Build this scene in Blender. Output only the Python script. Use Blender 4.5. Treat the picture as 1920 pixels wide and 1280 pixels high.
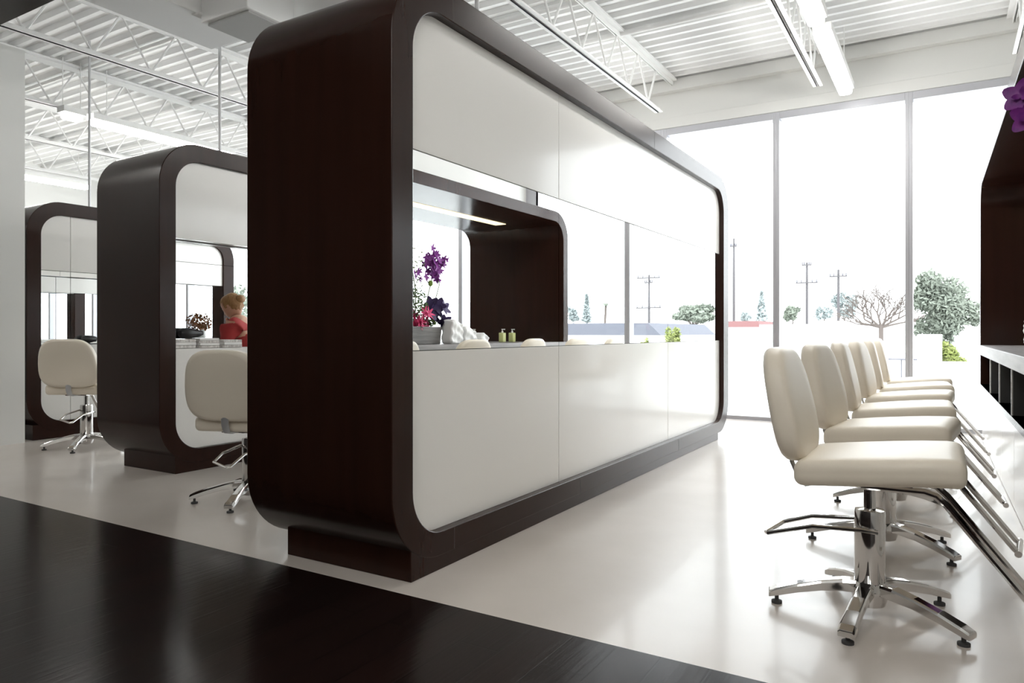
import bpy, bmesh, math, random
from mathutils import Vector, Matrix
random.seed(7)
PI = math.pi
R = math.radians
C = bpy.context.scene.collection
for o in list(bpy.data.objects): bpy.data.objects.remove(o)

# ------------------------------------------------------------ camera, sky, exposure
FPX = 1345.0
YAW = math.atan(815 / FPX)
cam_d = bpy.data.cameras.new('camera'); cam = bpy.data.objects.new('camera', cam_d); C.objects.link(cam)
cam.location = (0, 0, 1.0); cam.rotation_euler = (PI / 2, 0, YAW)
cam_d.sensor_width = 36; cam_d.lens = 36 * FPX / 1920; cam_d.shift_y = -17 / 1920
cam_d.clip_start = 0.05; cam_d.clip_end = 600
bpy.context.scene.camera = cam
W = bpy.data.worlds.new('overcast_sky'); bpy.context.scene.world = W; W.use_nodes = True
bg = W.node_tree.nodes['Background']; bg.inputs[0].default_value = (0.94, 0.965, 1.0, 1); bg.inputs[1].default_value = 4.0
vs = bpy.context.scene.view_settings
vs.view_transform = 'Standard'; vs.look = 'None'; vs.gamma = 1; vs.use_curve_mapping = False; vs.exposure = 0.52
cy = bpy.context.scene.cycles; cy.max_bounces = 14; cy.glossy_bounces = 12; cy.diffuse_bounces = 6; cy.transparent_max_bounces = 16
TUBE = 22.0        # emission of the fluorescent tubes

# ------------------------------------------------------------ materials
M = {}
def mat(name, col, rough=0.5, metal=0.0, emit=None, es=0, noise=None, bump=None, coat=0, spec=None, alpha=None):
    m = bpy.data.materials.new(name); m.use_nodes = True; nt = m.node_tree
    b = nt.nodes['Principled BSDF']
    b.inputs['Base Color'].default_value = (*col, 1); b.inputs['Roughness'].default_value = rough; b.inputs['Metallic'].default_value = metal
    if coat: b.inputs['Coat Weight'].default_value = coat; b.inputs['Coat Roughness'].default_value = 0.08
    if spec is not None: b.inputs['Specular IOR Level'].default_value = spec
    if emit: b.inputs['Emission Color'].default_value = (*emit, 1); b.inputs['Emission Strength'].default_value = es
    if noise:   # (scale xyz, amount, second colour)
        tc = nt.nodes.new('ShaderNodeTexCoord'); mp = nt.nodes.new('ShaderNodeMapping'); n = nt.nodes.new('ShaderNodeTexNoise')
        mp.inputs['Scale'].default_value = noise[0]; n.inputs['Scale'].default_value = 1; n.inputs['Detail'].default_value = 5
        nt.links.new(tc.outputs['Object'], mp.inputs[0]); nt.links.new(mp.outputs[0], n.inputs['Vector'])
        mx = nt.nodes.new('ShaderNodeMix'); mx.data_type = 'RGBA'
        mx.inputs[6].default_value = (*col, 1); mx.inputs[7].default_value = (*noise[1], 1)
        cr = nt.nodes.new('ShaderNodeMapRange'); cr.inputs[1].default_value = 0.35; cr.inputs[2].default_value = 0.7
        nt.links.new(n.outputs[0], cr.inputs[0]); nt.links.new(cr.outputs[0], mx.inputs[0]); nt.links.new(mx.outputs[2], b.inputs['Base Color'])
    if bump:    # (scale, strength, distance)
        tc = nt.nodes.new('ShaderNodeTexCoord'); n = nt.nodes.new('ShaderNodeTexNoise'); bp = nt.nodes.new('ShaderNodeBump')
        n.inputs['Scale'].default_value = bump[0]; n.inputs['Detail'].default_value = 4
        bp.inputs['Strength'].default_value = bump[1]; bp.inputs['Distance'].default_value = bump[2]
        nt.links.new(tc.outputs['Object'], n.inputs['Vector']); nt.links.new(n.outputs[0], bp.inputs['Height']); nt.links.new(bp.outputs[0], b.inputs['Normal'])
    M[name] = m
    return m
mat('wood', (0.024, 0.0092, 0.006), 0.22, spec=0.20, noise=((14, 14, 1.2), (0.019, 0.0075, 0.005)))
mat('white_laminate', (0.80, 0.785, 0.755), 0.22, coat=0.25, bump=(1.2, 0.05, 0.01))
mat('mirror', (0.93, 0.94, 0.94), 0.0, 1.0)
mat('backing', (0.06, 0.06, 0.06), 0.8)
mat('concrete', (0.60, 0.55, 0.505), 0.28, noise=((0.9, 0.9, 0.9), (0.47, 0.425, 0.38)), bump=(2.5, 0.03, 0.01), coat=0.2)
mat('wall_paint', (0.72, 0.72, 0.70), 0.65)
mat('deck_paint', (0.90, 0.90, 0.89), 0.55, noise=((1.5, 1.5, 1.5), (0.84, 0.84, 0.84)))
mat('steel_paint', (0.86, 0.86, 0.85), 0.45)
mat('duct_paint', (0.84, 0.84, 0.83), 0.5)
mat('grey_grille', (0.45, 0.45, 0.44), 0.6)
mat('dark_wall', (0.03, 0.022, 0.02), 0.7)
mat('aluminium', (0.50, 0.50, 0.53), 0.4, 0.4)
mat('rod_steel', (0.55, 0.55, 0.56), 0.4, 0.5)
mat('chrome', (0.72, 0.71, 0.70), 0.09, 1.0)
mat('vinyl', (0.83, 0.755, 0.635), 0.42, bump=(220, 0.12, 0.001))
mat('black_plastic', (0.015, 0.015, 0.017), 0.4)
mat('grey_rubber', (0.05, 0.05, 0.05), 0.7)
mat('counter_wood', (0.26, 0.245, 0.245), 0.4, noise=((30, 2, 30), (0.16, 0.15, 0.15)))
mat('tube', (1, 1, 1), 0.5, emit=(1.0, 0.985, 0.95), es=TUBE)
mat('warm_tube', (1, 0.95, 0.8), 0.5, emit=(1.0, 0.80, 0.45), es=1.1)
mat('planter', (0.20, 0.19, 0.18), 0.45, noise=((3, 3, 30), (0.10, 0.095, 0.09)))
mat('towel', (0.85, 0.85, 0.84), 0.9, bump=(90, 0.4, 0.004))
mat('soap', (0.50, 0.52, 0.22), 0.25)
mat('pump_white', (0.75, 0.75, 0.73), 0.4)
mat('orchid', (0.26, 0.03, 0.30), 0.5, noise=((40, 40, 40), (0.16, 0.015, 0.22)))
mat('dark_violet', (0.035, 0.015, 0.09), 0.5)
mat('pink_flower', (0.62, 0.04, 0.16), 0.5)
mat('leaf', (0.10, 0.17, 0.04), 0.55, noise=((9, 9, 9), (0.05, 0.10, 0.02)))
mat('pale_stem', (0.38, 0.42, 0.30), 0.6)
mat('bud', (0.22, 0.35, 0.06), 0.6)
mat('dried', (0.36, 0.15, 0.07), 0.8, noise=((30, 30, 30), (0.20, 0.12, 0.06)))
mat('glass_vase', (0.75, 0.8, 0.8), 0.1)
mat('paper', (0.78, 0.77, 0.75), 0.6)
mat('paper_print', (0.45, 0.42, 0.40), 0.6, noise=((30, 60, 30), (0.80, 0.78, 0.75)))
mat('clear_tray', (0.62, 0.64, 0.66), 0.2)
mat('skin', (0.60, 0.33, 0.22), 0.5)
mat('hair', (0.27, 0.13, 0.045), 0.55, noise=((60, 60, 15), (0.42, 0.23, 0.09)))
mat('red_shirt', (0.42, 0.035, 0.035), 0.8)
mat('trousers', (0.03, 0.03, 0.045), 0.8)
mat('asphalt', (0.72, 0.72, 0.71), 0.9)
mat('stucco', (0.88, 0.88, 0.86), 0.9)
mat('red_roof', (0.20, 0.10, 0.10), 0.9)
mat('grey_roof', (0.12, 0.125, 0.15), 0.9)
mat('grey_trim', (0.13, 0.13, 0.15), 0.9)
mat('pole_wood', (0.09, 0.085, 0.09), 0.9)
mat('bark', (0.12, 0.10, 0.09), 0.9)
mat('tree_leaf', (0.13, 0.15, 0.12), 0.8, noise=((1.2, 1.2, 1.2), (0.26, 0.29, 0.24)))
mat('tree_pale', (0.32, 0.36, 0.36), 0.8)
mat('bush_leaf', (0.15, 0.19, 0.04), 0.8, noise=((6, 6, 6), (0.30, 0.33, 0.12)))
# dark plank floor
def plank_mat():
    m = bpy.data.materials.new('dark_planks'); m.use_nodes = True; nt = m.node_tree; b = nt.nodes['Principled BSDF']
    tc = nt.nodes.new('ShaderNodeTexCoord'); mp = nt.nodes.new('ShaderNodeMapping'); mp.inputs['Rotation'].default_value = (0, 0, PI / 2)
    br = nt.nodes.new('ShaderNodeTexBrick'); br.inputs['Color1'].default_value = (0.012, 0.006, 0.005, 1); br.inputs['Color2'].default_value = (0.008, 0.0045, 0.004, 1)
    br.inputs['Mortar'].default_value = (0.004, 0.004, 0.004, 1); br.inputs['Scale'].default_value = 1; br.inputs['Brick Width'].default_value = 1.9
    br.inputs['Row Height'].default_value = 0.15; br.inputs['Mortar Size'].default_value = 0.003; br.inputs['Mortar Smooth'].default_value = 0.3
    nt.links.new(tc.outputs['Object'], mp.inputs[0]); nt.links.new(mp.outputs[0], br.inputs['Vector'])
    n = nt.nodes.new('ShaderNodeTexNoise'); m2 = nt.nodes.new('ShaderNodeMapping'); m2.inputs['Scale'].default_value = (55, 3, 1)
    nt.links.new(tc.outputs['Object'], m2.inputs[0]); nt.links.new(m2.outputs[0], n.inputs['Vector']); n.inputs['Scale'].default_value = 1; n.inputs['Detail'].default_value = 6
    nt.links.new(br.outputs['Color'], b.inputs['Base Color'])
    bp = nt.nodes.new('ShaderNodeBump'); bp.inputs['Strength'].default_value = 0.12; bp.inputs['Distance'].default_value = 0.004
    mx = nt.nodes.new('ShaderNodeMath'); mx.operation = 'SUBTRACT'; nt.links.new(n.outputs[0], mx.inputs[0]); nt.links.new(br.outputs['Fac'], mx.inputs[1])
    nt.links.new(mx.outputs[0], bp.inputs['Height']); nt.links.new(bp.outputs[0], b.inputs['Normal'])
    b.inputs['Roughness'].default_value = 0.20; b.inputs['Specular IOR Level'].default_value = 0.08
    M['dark_planks'] = m
plank_mat()
def glass_mat():
    m = bpy.data.materials.new('window_glass'); m.use_nodes = True; nt = m.node_tree; nt.nodes.clear()
    o = nt.nodes.new('ShaderNodeOutputMaterial'); t = nt.nodes.new('ShaderNodeBsdfTransparent'); g = nt.nodes.new('ShaderNodeBsdfGlossy')
    g.inputs['Roughness'].default_value = 0.0; t.inputs[0].default_value = (0.97, 0.985, 0.98, 1)
    mx = nt.nodes.new('ShaderNodeMixShader'); lw = nt.nodes.new('ShaderNodeLayerWeight'); lw.inputs[0].default_value = 0.5; pw = nt.nodes.new('ShaderNodeMath'); pw.operation = 'POWER'; pw.inputs[1].default_value = 5.0; nt.links.new(lw.outputs['Facing'], pw.inputs[0]); fr = nt.nodes.new('ShaderNodeMath'); fr.operation = 'MULTIPLY_ADD'; fr.inputs[1].default_value = 0.8; fr.inputs[2].default_value = 0.03; nt.links.new(pw.outputs[0], fr.inputs[0])
    nt.links.new(fr.outputs[0], mx.inputs[0]); nt.links.new(t.outputs[0], mx.inputs[1]); nt.links.new(g.outputs[0], mx.inputs[2]); nt.links.new(mx.outputs[0], o.inputs[0])
    M['glass'] = m
glass_mat()

# ------------------------------------------------------------ mesh helpers
class MB:
    def __init__(s): s.v = []; s.f = []; s.sm = False
    def add(s, vs_, fs):
        k = len(s.v); s.v += [tuple(p) for p in vs_]; s.f += [tuple(i + k for i in f) for f in fs]; return s
    def box(s, x0, x1, y0, y1, z0, z1, mtx=None):
        P = [(x0, y0, z0), (x1, y0, z0), (x1, y1, z0), (x0, y1, z0), (x0, y0, z1), (x1, y0, z1), (x1, y1, z1), (x0, y1, z1)]
        if mtx is not None: P = [mtx @ Vector(p) for p in P]
        return s.add(P, [(0, 3, 2, 1), (4, 5, 6, 7), (0, 1, 5, 4), (1, 2, 6, 5), (2, 3, 7, 6), (3, 0, 4, 7)])
    def prism(s, pts, x0, x1, fn=lambda a, b, c: (c, a, b)):
        n = len(pts); P = [fn(a, b, x0) for a, b in pts] + [fn(a, b, x1) for a, b in pts]
        F = [tuple(range(n))[::-1], tuple(range(n, 2 * n))] + [(i, (i + 1) % n, n + (i + 1) % n, n + i) for i in range(n)]
        return s.add(P, F)
    def ring(s, outer, inner, x0, x1):   # both outlines have the same number of points (a=y, b=z)
        n = len(outer); P = [(x, a, b) for x in (x0, x1) for pts in (outer, inner) for a, b in pts]
        F = []
        for i in range(n):
            j = (i + 1) % n
            F += [(i, j, n + j, n + i)[::-1], (2 * n + i, 2 * n + j, 3 * n + j, 3 * n + i), (i, j, 2 * n + j, 2 * n + i), (n + i, n + j, 3 * n + j, 3 * n + i)[::-1]]
        return s.add(P, F)
    def tube(s, path, r, n=10, flat=1.0, up=None, cap=True):
        path = [Vector(p) for p in path]; rs = r if isinstance(r, (list, tuple)) else [r] * len(path)
        P = []; k = len(path); side0 = None
        for i, p in enumerate(path):
            t = (path[min(i + 1, k - 1)] - path[max(i - 1, 0)]).normalized()
            if up is not None: ref = Vector(up)
            elif side0 is not None: ref = side0
            else: ref = Vector((0, 0, 1)) if abs(t.z) < 0.9 else Vector((1, 0, 0))
            side = t.cross(ref)
            if side.length < 1e-5: side = t.orthogonal()
            side.normalize(); u2 = side.cross(t).normalized(); side0 = u2
            for a in range(n):
                an = 2 * PI * (a + 0.5) / n
                P.append(p + side * math.cos(an) * rs[i] + u2 * math.sin(an) * rs[i] * flat)
        F = [(i * n + a, i * n + (a + 1) % n, (i + 1) * n + (a + 1) % n, (i + 1) * n + a) for i in range(k - 1) for a in range(n)]
        if cap: F += [tuple(range(n))[::-1], tuple(range((k - 1) * n, k * n))]
        return s.add(P, F)
    def lathe(s, prof, c=(0, 0, 0), n=24):
        P = []; k = len(prof)
        for r_, z in prof:
            for a in range(n):
                an = 2 * PI * a / n; P.append((c[0] + r_ * math.cos(an), c[1] + r_ * math.sin(an), c[2] + z))
        F = [(i * n + a, i * n + (a + 1) % n, (i + 1) * n + (a + 1) % n, (i + 1) * n + a) for i in range(k - 1) for a in range(n)]
        F += [tuple(range(n))[::-1], tuple(range((k - 1) * n, k * n))]
        return s.add(P, F)
    def rbox(s, hx, hy, hz, r, n=8, fn=None, c=(0, 0, 0)):
        bm = bmesh.new(); bmesh.ops.create_cube(bm, size=2); bmesh.ops.subdivide_edges(bm, edges=bm.edges[:], cuts=n, use_grid_fill=True)
        P = []
        h = (hx, hy, hz)
        for v in bm.verts:
            p = []
            for i in range(3):
                a = v.co[i]; s_ = 1 if a >= 0 else -1; a = abs(a)
                # spend half of the samples in the rounded zone
                p.append(s_ * (a * 2 * (h[i] - r) if a < 0.5 else (h[i] - r) + (a - 0.5) * 2 * r))
            p = Vector(p); q = Vector([max(-(h[i] - r), min(h[i] - r, p[i])) for i in range(3)])
            d = p - q
            if d.length > 1e-9:
                m_ = max(abs(d.x), abs(d.y), abs(d.z)); p = q + d.normalized() * m_
            if fn: p = Vector(fn(p))
            P.append(p + Vector(c))
        F = [tuple(v.index for v in f.verts) for f in bm.faces]; bm.free()
        return s.add(P, F)
    def build(s, name, m, parent=None, smooth=False, bevel=0, sub=0, loc=None):
        me = bpy.data.meshes.new(name); me.from_pydata(s.v, [], s.f); me.validate(); 
        bm = bmesh.new(); bm.from_mesh(me); bmesh.ops.recalc_face_normals(bm, faces=bm.faces[:]); bm.to_mesh(me); bm.free()
        me.materials.append(M[m] if isinstance(m, str) else m)
        if smooth:
            for p in me.polygons: p.use_smooth = True
            if smooth == 'auto': me.set_sharp_from_angle(angle=R(35))
        o = bpy.data.objects.new(name, me); C.objects.link(o)
        if parent: o.parent = parent
        if loc: o.location = loc
        if bevel:
            b = o.modifiers.new('bevel', 'BEVEL'); b.width = bevel; b.segments = 2; b.limit_method = 'ANGLE'; b.angle_limit = R(50)
        if sub:
            b = o.modifiers.new('sub', 'SUBSURF'); b.levels = sub; b.render_levels = sub
        return o
def tag(o, label=None, cat=None, group=None, kind=None):
    if label: o['label'] = label
    if cat: o['category'] = cat
    if group: o['group'] = group
    if kind: o['kind'] = kind
    return o
def thing(name, label, cat, loc=(0, 0, 0), rz=0, group=None):
    o = bpy.data.objects.new(name, None); C.objects.link(o); o.empty_display_size = 0.1
    o.location = loc; o.rotation_euler = (0, 0, rz); return tag(o, label, cat, group)
def copy_tree(o, parent=None):
    c = o.copy(); C.objects.link(c); c.parent = parent
    for ch in list(o.children): copy_tree(ch, c)
    return c
def rr(y0, y1, z0, z1, r, n=12):     # rounded rectangle; r = (bottom-left, bottom-right, top-right, top-left)
    if not isinstance(r, (tuple, list)): r = (r,) * 4
    out = []
    for (cy, cz, a0, q) in ((y0 + r[0], z0 + r[0], PI, r[0]), (y1 - r[1], z0 + r[1], 1.5 * PI, r[1]), (y1 - r[2], z1 - r[2], 0, r[2]), (y0 + r[3], z1 - r[3], 0.5 * PI, r[3])):
        if q <= 0: out.append((cy, cz)); continue
        for k in range(n + 1):
            a = a0 + k / n * PI / 2; out.append((cy + q * math.cos(a), cz + q * math.sin(a)))
    return out
def struct(o, label=None): o['kind'] = 'structure'; return o
def cloud(mb, c, rad, n, size, rnd=random, shell=0.45):
    for _ in range(n):
        d = Vector((rnd.gauss(0, 1), rnd.gauss(0, 1), rnd.gauss(0, 1))).normalized() * (shell + (1 - shell) * rnd.random() ** 0.5)
        p = Vector((c[0] + d.x * rad[0], c[1] + d.y * rad[1], c[2] + d.z * rad[2]))
        a = Vector((rnd.gauss(0, 1), rnd.gauss(0, 1), rnd.gauss(0, 1))).normalized(); b = a.orthogonal().normalized()
        s_ = size * (0.6 + 0.8 * rnd.random())
        mb.add([p - a * s_, p + b * s_ * 0.45, p + a * s_, p - b * s_ * 0.45], [(0, 1, 2, 3)])

# ------------------------------------------------------------ room shell
XL, XR, YB, YW, ZC = -14.0, 1.12, -4.0, 8.4, 4.02
YE = 2.13                                  # edge between dark planks and pale floor
struct(MB().box(XL, XR, YE, YW, -0.12, 0.0).build('floor', 'concrete'))
struct(MB().box(XL, XR, YB, YE, -0.12, 0.0).build('floor', 'dark_planks'))
# corrugated roof deck, ridges along x
pts = []; y = YB
while y < YW:
    for dy, dz in ((0, 0), (0.045, 0), (0.065, 0.045), (0.145, 0.045)): pts.append((y + dy, ZC + dz))
    y += 0.165
pts.append((YW, ZC))
P = [(x, a, b) for x in (XL, XR) for a, b in pts]; n = len(pts)
struct(MB().add(P, [(i, i + 1, n + i + 1, n + i) for i in range(n - 1)]).box(XL, XR, YB, YW, ZC + 0.08, ZC + 0.16).build('ceiling', 'deck_paint'))
struct(MB().box(XR, XR + 0.15, YB, YW + 0.1, 0, ZC + 0.1).build('wall_right', 'wall_paint'))
struct(MB().box(XL - 0.15, XL, YB, YW + 0.1, 0, ZC + 0.1).build('wall_left', 'wall_paint'))
struct(MB().box(XL, XR, YB - 0.15, YB, 0, ZC + 0.1).build('wall_back', 'dark_wall'))
struct(MB().box(-7.32, -7.14, -0.5, 3.27, 0, 3.55).build('wall_partition', 'wall_paint'))
# window wall: wall above the heads, ledge angle, head trim
struct(MB().box(XL, XR, YW, YW + 0.15, 3.46, ZC + 0.1).build('wall_front', 'wall_paint'))
struct(MB().box(XL, XR, YW - 0.10, YW, 3.88, ZC - 0.005).build('trim_1', 'wall_paint', bevel=0.004))
struct(MB().box(XL, XR, YW - 0.03, YW, 3.46, 3.585).build('trim_2', 'wall_paint', bevel=0.004))
mull = [XR] + [-0.33 - 1.3 * k for k in range(0, 11)] + [XL]
mull = sorted(mull + [0.97])[0:]
wn = 1
mull = sorted(set(mull))
for i in range(len(mull) - 1):
    a, b = mull[i], mull[i + 1]
    if b - a < 0.3: continue
    f = MB(); t = 0.035
    f.box(a, a + t, YW - 0.02, YW + 0.12, 0, 3.46).box(b - t, b, YW - 0.02, YW + 0.12, 0, 3.46)
    f.box(a + t, b - t, YW - 0.02, YW + 0.12, 3.38, 3.46).box(a + t, b - t, YW + 0.0, YW + 0.12, 0, 0.045)
    w = struct(f.build('window_%d' % wn, 'aluminium', bevel=0.003)); wn += 1
    MB().box(a + t, b - t, YW + 0.05, YW + 0.056, 0.045, 3.38).build('window_pane', 'glass', w)
struct(MB().box(0.94, XR, YW - 0.02, YW + 0.12, 0, 3.46).build('trim_3', 'aluminium'))
# lowered dark wood ceiling over the planks, and its side wall
struct(MB().box(-6.2, -2.7, -1.5, 1.70, 2.50, 2.72).build('ceiling', 'wood'))

# ------------------------------------------------------------ open-web steel joists
jx = [(-0.0 + 0.55, 'against the right wall'), (-1.12, 'beside the bright tube light near the right wall'), (-2.8, 'above the large front styling station'), (-4.65, 'over the gap between the two nearer stations'),
      (-6.6, 'crossing behind the big white duct at upper left'), (-8.45, 'carrying the long left fluorescent light'), (-10.2, 'beyond the long left fluorescent light'), (-12.0, 'carrying the farthest left light')]
for x, where in jx:
    root = thing('ceiling_joist', 'white painted open-web steel roof joist ' + where, 'joist', (x, 2.2, 3.5))
    y0, y1 = -5.9, 6.15
    MB().box(-0.06, -0.008, y0, y1, 0.49, 0.50).box(-0.014, -0.008, y0, y1, 0.44, 0.49).box(0.008, 0.06, y0, y1, 0.49, 0.50).box(0.008, 0.014, y0, y1, 0.44, 0.49).box(-0.06, 0.06, y0, y1, 0.50, 0.512).build('top_chord', 'steel_paint', root)
    MB().box(-0.045, -0.008, y0, 5.65, 0.0, 0.008).box(-0.014, -0.008, y0, 5.65, 0.0, 0.045).box(0.008, 0.045, y0, 5.65, 0.0, 0.008).box(0.008, 0.014, y0, 5.65, 0.0, 0.045).build('bottom_chord', 'steel_paint', root)
    w = MB(); y = y0; up = False; path = []
    while y <= 5.6:
        path.append((0, y, 0.02 if not up else 0.47)); y += 0.30 if up else 0.26; up = not up
    for k in range(len(path) - 1): w.tube([path[k], path[k + 1]], 0.011, 6)
    w.build('web', 'steel_paint', root)
# pipes along x and bridging
for (y, z, r_, nm, lab) in ((6.7, 3.985, 0.028, 'ceiling_pipe', 'white pipe across the deck nearest the windows'), (5.85, 3.985, 0.03, 'ceiling_pipe', 'white pipe across the deck, second from the windows'),
                        (4.45, 3.985, 0.022, 'ceiling_pipe', 'thin white pipe across the deck above the stations, middle of the room'), (3.3, 3.985, 0.022, 'ceiling_pipe', 'thin white pipe across the deck nearest the dark ceiling')):
    tag(MB().tube([(XL, y, z), (XR, y, z)], r_, 10).build(nm, 'steel_paint', smooth=True), lab, 'pipe')
# ------------------------------------------------------------ fluorescent lights
def tube_light(x, y0, y1, z, label):
    L = (y1 - y0) / 2; root = thing('fluorescent_light', label, 'ceiling light', (x, (y0 + y1) / 2, z))
    MB().box(-0.075, 0.075, -L, L, 0.03, 0.10).build('housing', 'steel_paint', root, bevel=0.006)
    MB().rbox(0.062, L - 0.02, 0.035, 0.03, 4).build('diffuser', 'tube', root, smooth=True)
    for s_ in (-0.8, 0.8): MB().tube([(0, L * s_, 0.10), (0, L * s_, ZC + 0.02 - z)], 0.005, 6).build('hanger', 'steel_paint', root)
tube_light(-0.87, 6.30, 7.95, 3.42, 'bright white tube light running toward the tall windows at upper right')
tube_light(-0.87, 4.45, 6.05, 3.42, 'bright tube light cut by the top edge, behind the upper right one')
tube_light(-8.35, 4.50, 6.40, 3.40, 'long bright tube light behind the middle station at upper left')
tube_light(-8.35, 4.18, 4.42, 3.40, 'tube light with a small glowing end left of the long one')
tube_light(-12.1, 4.90, 6.50, 3.38, 'farthest bright tube light beside the white partition')
tube_light(-3.75, 6.2, 7.8, 3.42, 'added hidden fill tube between the two nearer stations, close to the windows')  # added fill lamp, hidden by the large station, evens out the gap
tube_light(-6.75, 0.3, 2.0, 3.42, 'added out-of-view fill tube in front of the partition, nearest the farthest station')  # this and the next: lamps added out of view to brighten the left floor
tube_light(-6.75, -2.0, -0.3, 3.42, 'added out-of-view fill tube in front of the partition, over the dark planks')  # second added lamp for the left side, out of view
for x, w_ in ((0.40, 'right-hand'), (-0.87, 'left-hand')):  # lamps added out of view as fill for the camera-facing chair sides
    for (ya, yb, q) in ((-3.2, -1.4, 'rear'), (-0.9, 0.9, 'front')): tube_light(x, ya, yb, 3.42, 'added out-of-view fill tube above the dark plank floor, %s %s one' % (q, w_))
# ------------------------------------------------------------ ducts
d = thing('air_duct', 'large flat white air duct at the upper left with a curved outlet and grey grille', 'duct', (-4.6, 2.4, 3.3))
MB().box(-0.52, -0.02, -2.2, 1.33, 0, 0.16).build('duct_body', 'duct_paint', d, bevel=0.01)
MB().box(0.0, 0.50, 0.86, 1.28, -0.07, 0.30).build('outlet_box', 'duct_paint', d, bevel=0.01)
MB().box(0.03, 0.47, 0.90, 1.25, -0.085, -0.071).build('grille', 'grey_grille', d)
arc = [(0.02 - 0.26 * math.sin(R(6 * k)), -0.02 + 0.26 * (1 - math.cos(R(6 * k)))) for k in range(14)]
P = [(a, ya, b) for ya in (0.84, 1.30) for (a, b) in arc]; n = len(arc)
ob = MB().add(P, [(i, i + 1, n + i + 1, n + i) for i in range(n - 1)]).build('curved_lip', 'duct_paint', d, smooth=True); sm = ob.modifiers.new('solid', 'SOLIDIFY'); sm.thickness = 0.02
MB().tube([(0.20, 1.05, 0.28), (0.20, 1.05, 0.52)], 0.15, 24).build('neck', 'duct_paint', d, smooth='auto')
MB().tube([(0.0, 1.56, 0.20), (2.3, 1.56, 0.20)], 0.20, 28).build('round_branch', 'duct_paint', d, smooth='auto')
d = thing('air_duct', 'white rectangular duct at the top edge above the large station', 'duct', (-1.75, 4.7, 3.62))
MB().box(-0.45, 0.25, -2.2, 0.35, 0, 0.3).build('duct_body', 'duct_paint', d, bevel=0.01)
d = thing('air_duct', 'far white duct with a grey louvred grille beside the partition', 'duct', (-12.3, 3.6, 2.9))
MB().box(-0.6, 0.5, -3.0, 1.25, 0, 0.4).build('duct_body', 'duct_paint', d, bevel=0.01)
g = MB().box(0.50, 0.515, 0.75, 1.25, 0.12, 0.36)
for k in range(12): g.box(0.515, 0.53, 0.77 + k * 0.04, 0.785 + k * 0.04, 0.13, 0.35)
g.build('grille', 'grey_grille', d)
d = thing('ceiling_access_panel', 'flat grey square panel hung beside the dark lowered ceiling', 'panel', (-5.2, 2.05, 3.05))
MB().box(-0.35, 0.35, -0.25, 0.25, 0, 0.03).build('board', 'grey_grille', d, bevel=0.004)
for sx in (-0.3, 0.3): MB().tube([(sx, 0, 0.03), (sx, 0, 1.0)], 0.006, 6).build('hanger', 'steel_paint', d)

# ------------------------------------------------------------ styling stations
def station(label, xf, xb, y0, y1, z1, rec, midz, ctz, seams, plx, ply, fr=0.13, zb=0.06, led=0.0, inner_y0=None, full_back=False):
    root = thing('styling_station', label, 'salon station', (xf, y0, 0))
    X = lambda v: v - xf
    L = y1 - y0; oy0 = (inner_y0 - y0) if inner_y0 else fr
    D = xb - xf                                     # negative
    outer = rr(0, L, zb, z1, 0.31, 14)
    iz0, iz1 = zb + 0.10, z1 - fr; iy0, iy1 = oy0, L - fr - 0.05
    inner = rr(iy0, iy1, iz0, iz1, 0.20, 14)
    MB().ring(outer, inner, D, 0).build('frame', 'wood', root, smooth='auto', bevel=0.004)
    MB().box(X(plx), -0.003, ply - y0, L - 0.36, 0, 0.14).build('plinth', 'wood', root, bevel=0.003)
    # middle core that carries the panels
    MB().box(D + rec + 0.035 + led, -rec - 0.035 - led, iy0 + 0.03, iy1 - 0.03, iz0 + 0.03, iz1 - 0.03).build('core', 'backing', root)
    g = 0.0022; ys = [iy0] + [s_ - y0 for s_ in seams] + [iy1]
    for side in (0, 1):
        for i in range(len(ys) - 1):
            a, b = ys[i] + (g if i else 0), ys[i + 1] - (g if i < len(ys) - 2 else 0)
            lo = i == 0; hi = i == len(ys) - 2
            BM = full_back and side == 1
            for (nm, m_, za, zb_, rad, ex) in (('upper_mirror' if BM else 'upper_panel', 'mirror' if BM else 'white_laminate', midz + g, iz1, (0, 0, 0.2 * hi, 0.2 * lo), 0), ('mirror_panel', 'mirror', ctz + 0.001, midz - g, (0,) * 4, led), ('lower_panel', 'white_laminate', iz0, ctz - g, (0.2 * lo, 0.2 * hi, 0, 0), 0)):
                if side == 0: xa, xb2 = -rec - 0.03 - ex, -rec - ex
                else: xa, xb2 = D + rec + ex, D + rec + 0.03 + ex
                if nm != 'mirror_panel': MB().prism(rr(a, b, za, zb_, rad, 12), xa, xb2).build(nm, m_, root, bevel=0 if m_ == 'mirror' else 0.0015)
                else: MB().prism(rr(a, b, za, zb_, rad, 12), xa, xb2).build(nm, m_, root)
        if led:
            if side == 0: MB().box(-rec - led - 0.03, -rec - 0.031, iy0 + 0.01, iy1 - 0.01, ctz - 0.03, ctz).box(-rec - led - 0.03, -rec - 0.031, iy0 + 0.01, iy1 - 0.01, midz + 0.004, midz + 0.03).build('ledge', 'white_laminate', root)
    return root
st1 = station('largest styling station, dark rounded frame with white panels and mirror band, beside the chair row', -1.825, -2.665, 2.12, 7.10, 2.47, 0.042, 1.75, 0.925, (3.59, 5.436), -2.54, 2.24, full_back=True)
st2 = station('middle dark wood framed styling station behind the large one, holding a ledge of magazines', -4.649, -5.43, 2.975, 6.9, 2.36, 0.03, 1.67, 0.885, (4.55, 5.75), -5.28, 3.095, fr=0.125, led=0.10)
st3 = station('farthest styling station with dark wood frame, beside the white partition', -7.217, -8.0, 3.32, 7.0, 2.24, 0.03, 1.585, 0.885, (3.72, 5.2), -7.86, 3.374, fr=0.125)
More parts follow.
